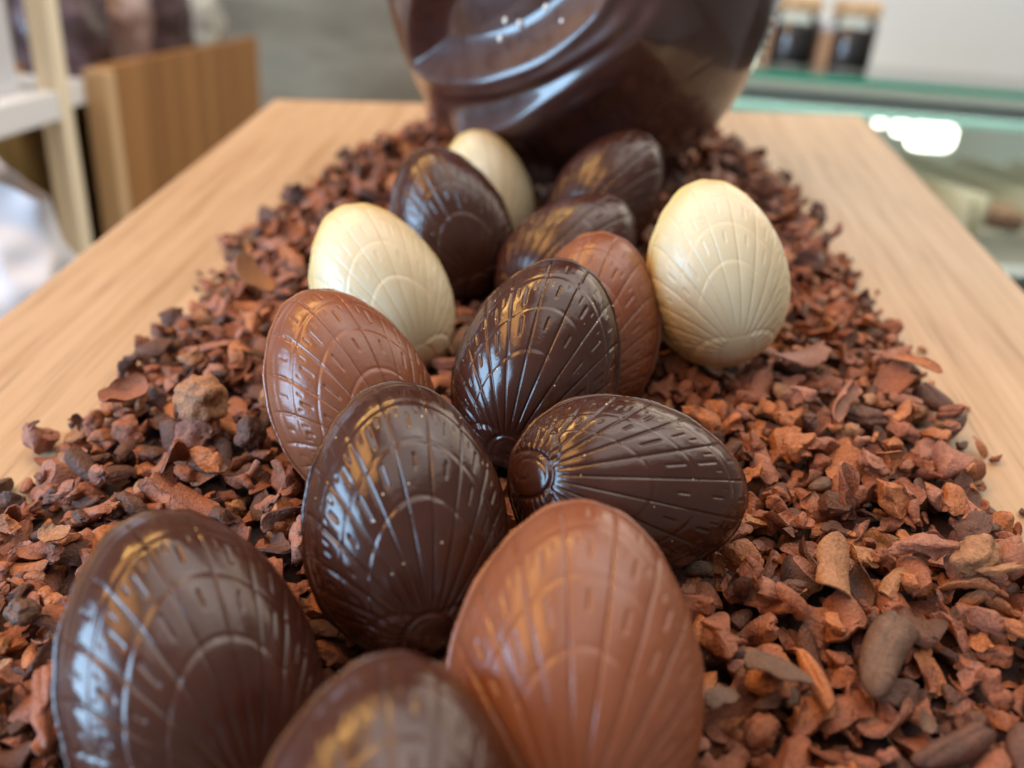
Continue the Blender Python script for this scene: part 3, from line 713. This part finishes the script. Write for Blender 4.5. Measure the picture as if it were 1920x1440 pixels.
bag((-0.400, 1.42, 0.022), 0.040, 0.045, 0.15, PALEBAG, RIB, 'pale bag at the far end of the brown side panel', 24)
CREAMR = mat('cream_ribbon', (0.70, 0.66, 0.5), 0.5)
wb = at('paper_sack', (-0.300, 0.47, -0.179), 'white sack with a folded top at the lower left, in front of the cream post', 'sack')
def sack_mesh():
    na, nz = 72, 40; a = np.arange(na)/na*2*math.pi; V = []
    for z in np.linspace(0, 1, nz):
        f = 1 - 0.10*smoothstep(0.6, 1, z); tk = 1 - 0.80*smoothstep(0.45, 1, z)
        cs, sn = np.cos(a), np.sin(a); x = 0.074*f*np.sign(cs)*np.abs(cs)**0.5; y = 0.055*tk*np.sign(sn)*np.abs(sn)**0.5
        top = 0.222 - 0.45*np.maximum(x-0.0, 0)*1.0
        V.append(np.stack([x, y, z*top], 1))
    V = np.vstack(V); V[:, :2] += 0.006*np.stack([blobnoise(V, 61, 45, 3), np.abs(blobnoise(V, 62, 60, 3))], 1)
    b_ = np.arange(na); F = np.vstack([np.stack([j*na+b_, j*na+(b_+1) % na, (j+1)*na+(b_+1) % na, (j+1)*na+b_], 1) for j in range(nz-1)])
    return mesh('sack_body', V, F)
obj('sack_body', sack_mesh(), PAPER, wb)
obj('folded_top', box(-0.064, 0.0, -0.012, 0.012, 0.221, 0.229, 0.002), PAPER, wb)

bx_ = at('white_box', (-0.415, 0.655, 0.0425), 'tall white box standing on the white shelf, left of the cream post', 'box')
obj('box_body', box(-0.085, 0.066, -0.045, 0.045, 0, 0.185, 0.003), PAPER, bx_)
obj('lid', box(-0.087, 0.068, -0.047, 0.047, 0.1855, 0.225, 0.003), PAPER, bx_)

# glass display counter on the right
def thin_glass():
    m = bpy.data.materials.new('clear_glass'); m.use_nodes = True; t = m.node_tree; t.nodes.clear()
    out = t.nodes.new('ShaderNodeOutputMaterial'); mx = t.nodes.new('ShaderNodeMixShader'); fr = t.nodes.new('ShaderNodeFresnel')
    a = t.nodes.new('ShaderNodeBsdfTransparent'); g = t.nodes.new('ShaderNodeBsdfGlossy')
    fr.inputs['IOR'].default_value = 1.45; a.inputs['Color'].default_value = (0.93, 0.975, 0.965, 1); g.inputs['Roughness'].default_value = 0.03
    t.links.new(fr.outputs[0], mx.inputs[0]); t.links.new(a.outputs[0], mx.inputs[1]); t.links.new(g.outputs[0], mx.inputs[2]); t.links.new(mx.outputs[0], out.inputs['Surface'])
    return m
GLASS = thin_glass()
GREEN = mat('green_glass_edge', (0.015, 0.30, 0.19), 0.15, 0.5)
STEEL = mat('brushed_steel', (0.50, 0.53, 0.55), 0.3, 0.5, Metallic=0.7)
CASEW = mat('case_lining', (0.78, 0.78, 0.74), 0.5)
gc = at('display_counter', (0.9, 1.02, -0.9), 'glass topped display counter with a green glass edge, right behind the board', 'display counter')
def sub2(name, lo, hi, m, bev=0.001):
    return flat(name, [a - b for a, b in zip(lo, gc.location)], [a - b for a, b in zip(hi, gc.location)], m, gc, bev)
sub2('top_pane', (0.22, 1.0235, 0.083), (2.2, 1.60, 0.091), GLASS, 0)
sub2('glass_edge', (0.22, 1.017, 0.0825), (2.2, 1.023, 0.0915), GREEN, 0.0008)
sub2('front_pane', (0.22, 1.026, -0.42), (2.2, 1.031, 0.082), GLASS, 0)
sub2('rail', (0.22, 1.033, 0.056), (2.2, 1.060, 0.070), STEEL)
sub2('glass_shelf', (0.23, 1.10, 0.040), (2.2, 1.56, 0.046), GLASS, 0)
TEAL = mat('teal_glass_edge', (0.09, 0.17, 0.155), 0.3)
sub2('shelf_edge', (0.23, 1.092, 0.037), (2.2, 1.0985, 0.048), TEAL)
sub2('back_panel', (0.22, 1.60, -0.42), (2.2, 1.62, 0.082), CASEW)
sub2('side_panel', (0.20, 1.026, -0.42), (0.219, 1.62, 0.082), CASEW)
sub2('base', (0.20, 1.0, -0.9), (2.2, 1.62, -0.421), WHITEP)
sub2('floor_panel', (0.22, 1.033, -0.17), (2.2, 1.598, -0.155), WHITEP)
LAMP = mat('lamp_glow', (1, 1, 1), 0.5); LAMP.node_tree.nodes['Principled BSDF'].inputs['Emission Color'].default_value = (1, 0.93, 0.78, 1)
LAMP.node_tree.nodes['Principled BSDF'].inputs['Emission Strength'].default_value = 6.0
def lamp_mesh(rx, rz):
    n = 40; a = np.arange(n)/n*2*math.pi; cs, sn = np.cos(a), np.sin(a); e = 0.55
    x = rx*np.sign(cs)*np.abs(cs)**e; z = rz*np.sign(sn)*np.abs(sn)**e; V = []
    for y, k in ((0.006, 0.9), (0.002, 1.0), (-0.003, 1.0), (-0.0055, 0.92), (-0.006, 0.7), (-0.006, 0.0)): V.append(np.stack([x*k, np.full(n, y), z*k], 1))
    i_ = np.arange(n); return mesh('lamp', np.vstack(V), np.vstack([np.stack([q*n+i_, q*n+(i_+1) % n, (q+1)*n+(i_+1) % n, (q+1)*n+i_], 1) for q in range(5)]))
for (b, g, rx, rz, lab) in ((0.718, 0.014, 0.036, 0.019, 'large glowing lamp inside the glass counter'), (0.668, 0.024, 0.012, 0.011, 'smaller glowing lamp in the counter, left of the large one'), (0.633, 0.031, 0.007, 0.008, 'smallest glowing lamp in the counter, near the board corner')):
    e = at('counter_lamp', (b, 1.15, g), lab, 'lamp', 'lamps inside the glass counter')
    obj('bulb', lamp_mesh(rx, rz), LAMP, e)
    obj('holder', box(-rx*0.5, rx*0.5, 0.004, 0.012, -rz*0.5, 0.0395-g), STEEL, e)
al = bpy.data.lights.new('counter_strip_light', 'AREA'); al.shape = 'RECTANGLE'; al.size = 1.9; al.size_y = 0.03; al.energy = 3.0; al.color = (1.0, 0.95, 0.85)
ao = bpy.data.objects.new('counter_strip_light', al); COL.objects.link(ao); ao.location = (1.2, 1.080, 0.066); ao.rotation_euler = (R(25), 0, 0)
# trays of sweets in the counter
PAST = [mat('pastry_brown', (0.20, 0.085, 0.03), 0.5), mat('pastry_dark', (0.07, 0.04, 0.03), 0.4), mat('pastry_gold', (0.45, 0.25, 0.09), 0.5)]
TRAY = mat('cream_tray', (0.72, 0.66, 0.52), 0.4)
rs = np.random.default_rng(77)
for i, b in enumerate((0.60, 0.72, 0.84, 0.96, 1.08)):
    e = at('sweet_tray', (b, 1.30, -0.155), ['cream tray of sweets in the counter, nearest the board corner', 'cream tray of sweets in the counter below the large lamp', 'cream tray of sweets in the counter, third from the board corner', 'cream tray of sweets in the counter, fourth from the board corner', 'cream tray of sweets in the counter, furthest right'][i], 'tray', 'trays of sweets in the counter')
    obj('tray_base', box(-0.05, 0.05, -0.22, 0.22, 0, 0.05, 0.002), TRAY, e)
    for sx in (-0.05, 0.046): obj('tray_rim', box(sx, sx+0.004, -0.22, 0.22, 0.0505, 0.10, 0.001), TRAY, e)
    for j in range(6):
        y = -0.19 + j*0.075; mm = PAST[int(rs.integers(3))]
        V, F = ICO3; P_ = V * np.array([0.034, 0.030, 0.022]) * (1+0.12*blobnoise(V, 200+i*9+j, 3))[:, None]; P_[:, 2] = np.maximum(P_[:, 2], -0.012) + 0.0625
        s_ = tag(obj('sweet', mesh('sweet', P_, F), mm, None, loc=(b+float(rs.normal())*0.004, 1.30+y, -0.155)), ('brown', 'dark', 'golden')[PAST.index(mm)] + f' rounded sweet number {j+1} from the front in its cream tray', 'sweet', 'sweets in the counter trays')
        s_['label'] = ('brown', 'dark', 'golden')[PAST.index(mm)] + ' rounded sweet lying in a cream tray inside the glass counter'
        s_['group'] = ('brown', 'dark', 'golden')[PAST.index(mm)] + ' sweets in the counter trays'
# jars with wooden lids on the glass top
def lathe(prof, n=48):
    a = np.arange(n)/n*2*math.pi; V = np.vstack([np.stack([r*np.cos(a), r*np.sin(a), np.full(n, z)], 1) for r, z in prof]); i_ = np.arange(n)
    return mesh('lathe', V, np.vstack([np.stack([j*n+i_, j*n+(i_+1) % n, (j+1)*n+(i_+1) % n, (j+1)*n+i_], 1) for j in range(len(prof)-1)]))
FILL = mottled('jar_dark_filling', [(0.36, (0.055, 0.045, 0.05)), (0.62, (0.13, 0.085, 0.075))], 60)
KRAFT = mat('kraft_card', (0.50, 0.30, 0.18), 0.6)
for x, lab in ((0.536, 'jar of dark chocolates on the glass counter, nearest the big egg'), (0.632, 'jar of dark chocolates on the glass counter, further from the big egg')):
    e = at('chocolate_jar', (x, 1.30, 0.0915), lab, 'jar', 'jars on the glass counter')
    obj('jar_glass', lathe([(0.001, 0.0), (0.034, 0.0), (0.036, 0.004), (0.036, 0.062), (0.031, 0.070), (0.031, 0.074)]), GLASS, e)
    obj('filling', lathe([(0.001, 0.003), (0.033, 0.003), (0.034, 0.008), (0.034, 0.052), (0.030, 0.058), (0.001, 0.060)]), FILL, e)
    obj('lid', lathe([(0.001, 0.0745), (0.035, 0.0745), (0.036, 0.077), (0.036, 0.094), (0.034, 0.097), (0.001, 0.097)]), TANW, e)
for x, lab in ((0.487, 'kraft card box left of the jars on the glass counter'), (0.584, 'narrow kraft card box standing between the two jars')):
    e = at('card_box', (x, 1.30, 0.0915), lab, 'box', 'kraft boxes on the glass counter')
    obj('box_body', box(-0.0105, 0.0105, -0.02, 0.02, 0, 0.052, 0.001), KRAFT, e); obj('lid', box(-0.0112, 0.0112, -0.0207, 0.0207, 0.0525, 0.064, 0.001), PAPER, e)

#BACK_END

# ------------------------------------------------------------------ tilt the board and all that stands on it
for o in on_board: o.matrix_basis = TILT @ o.matrix_basis
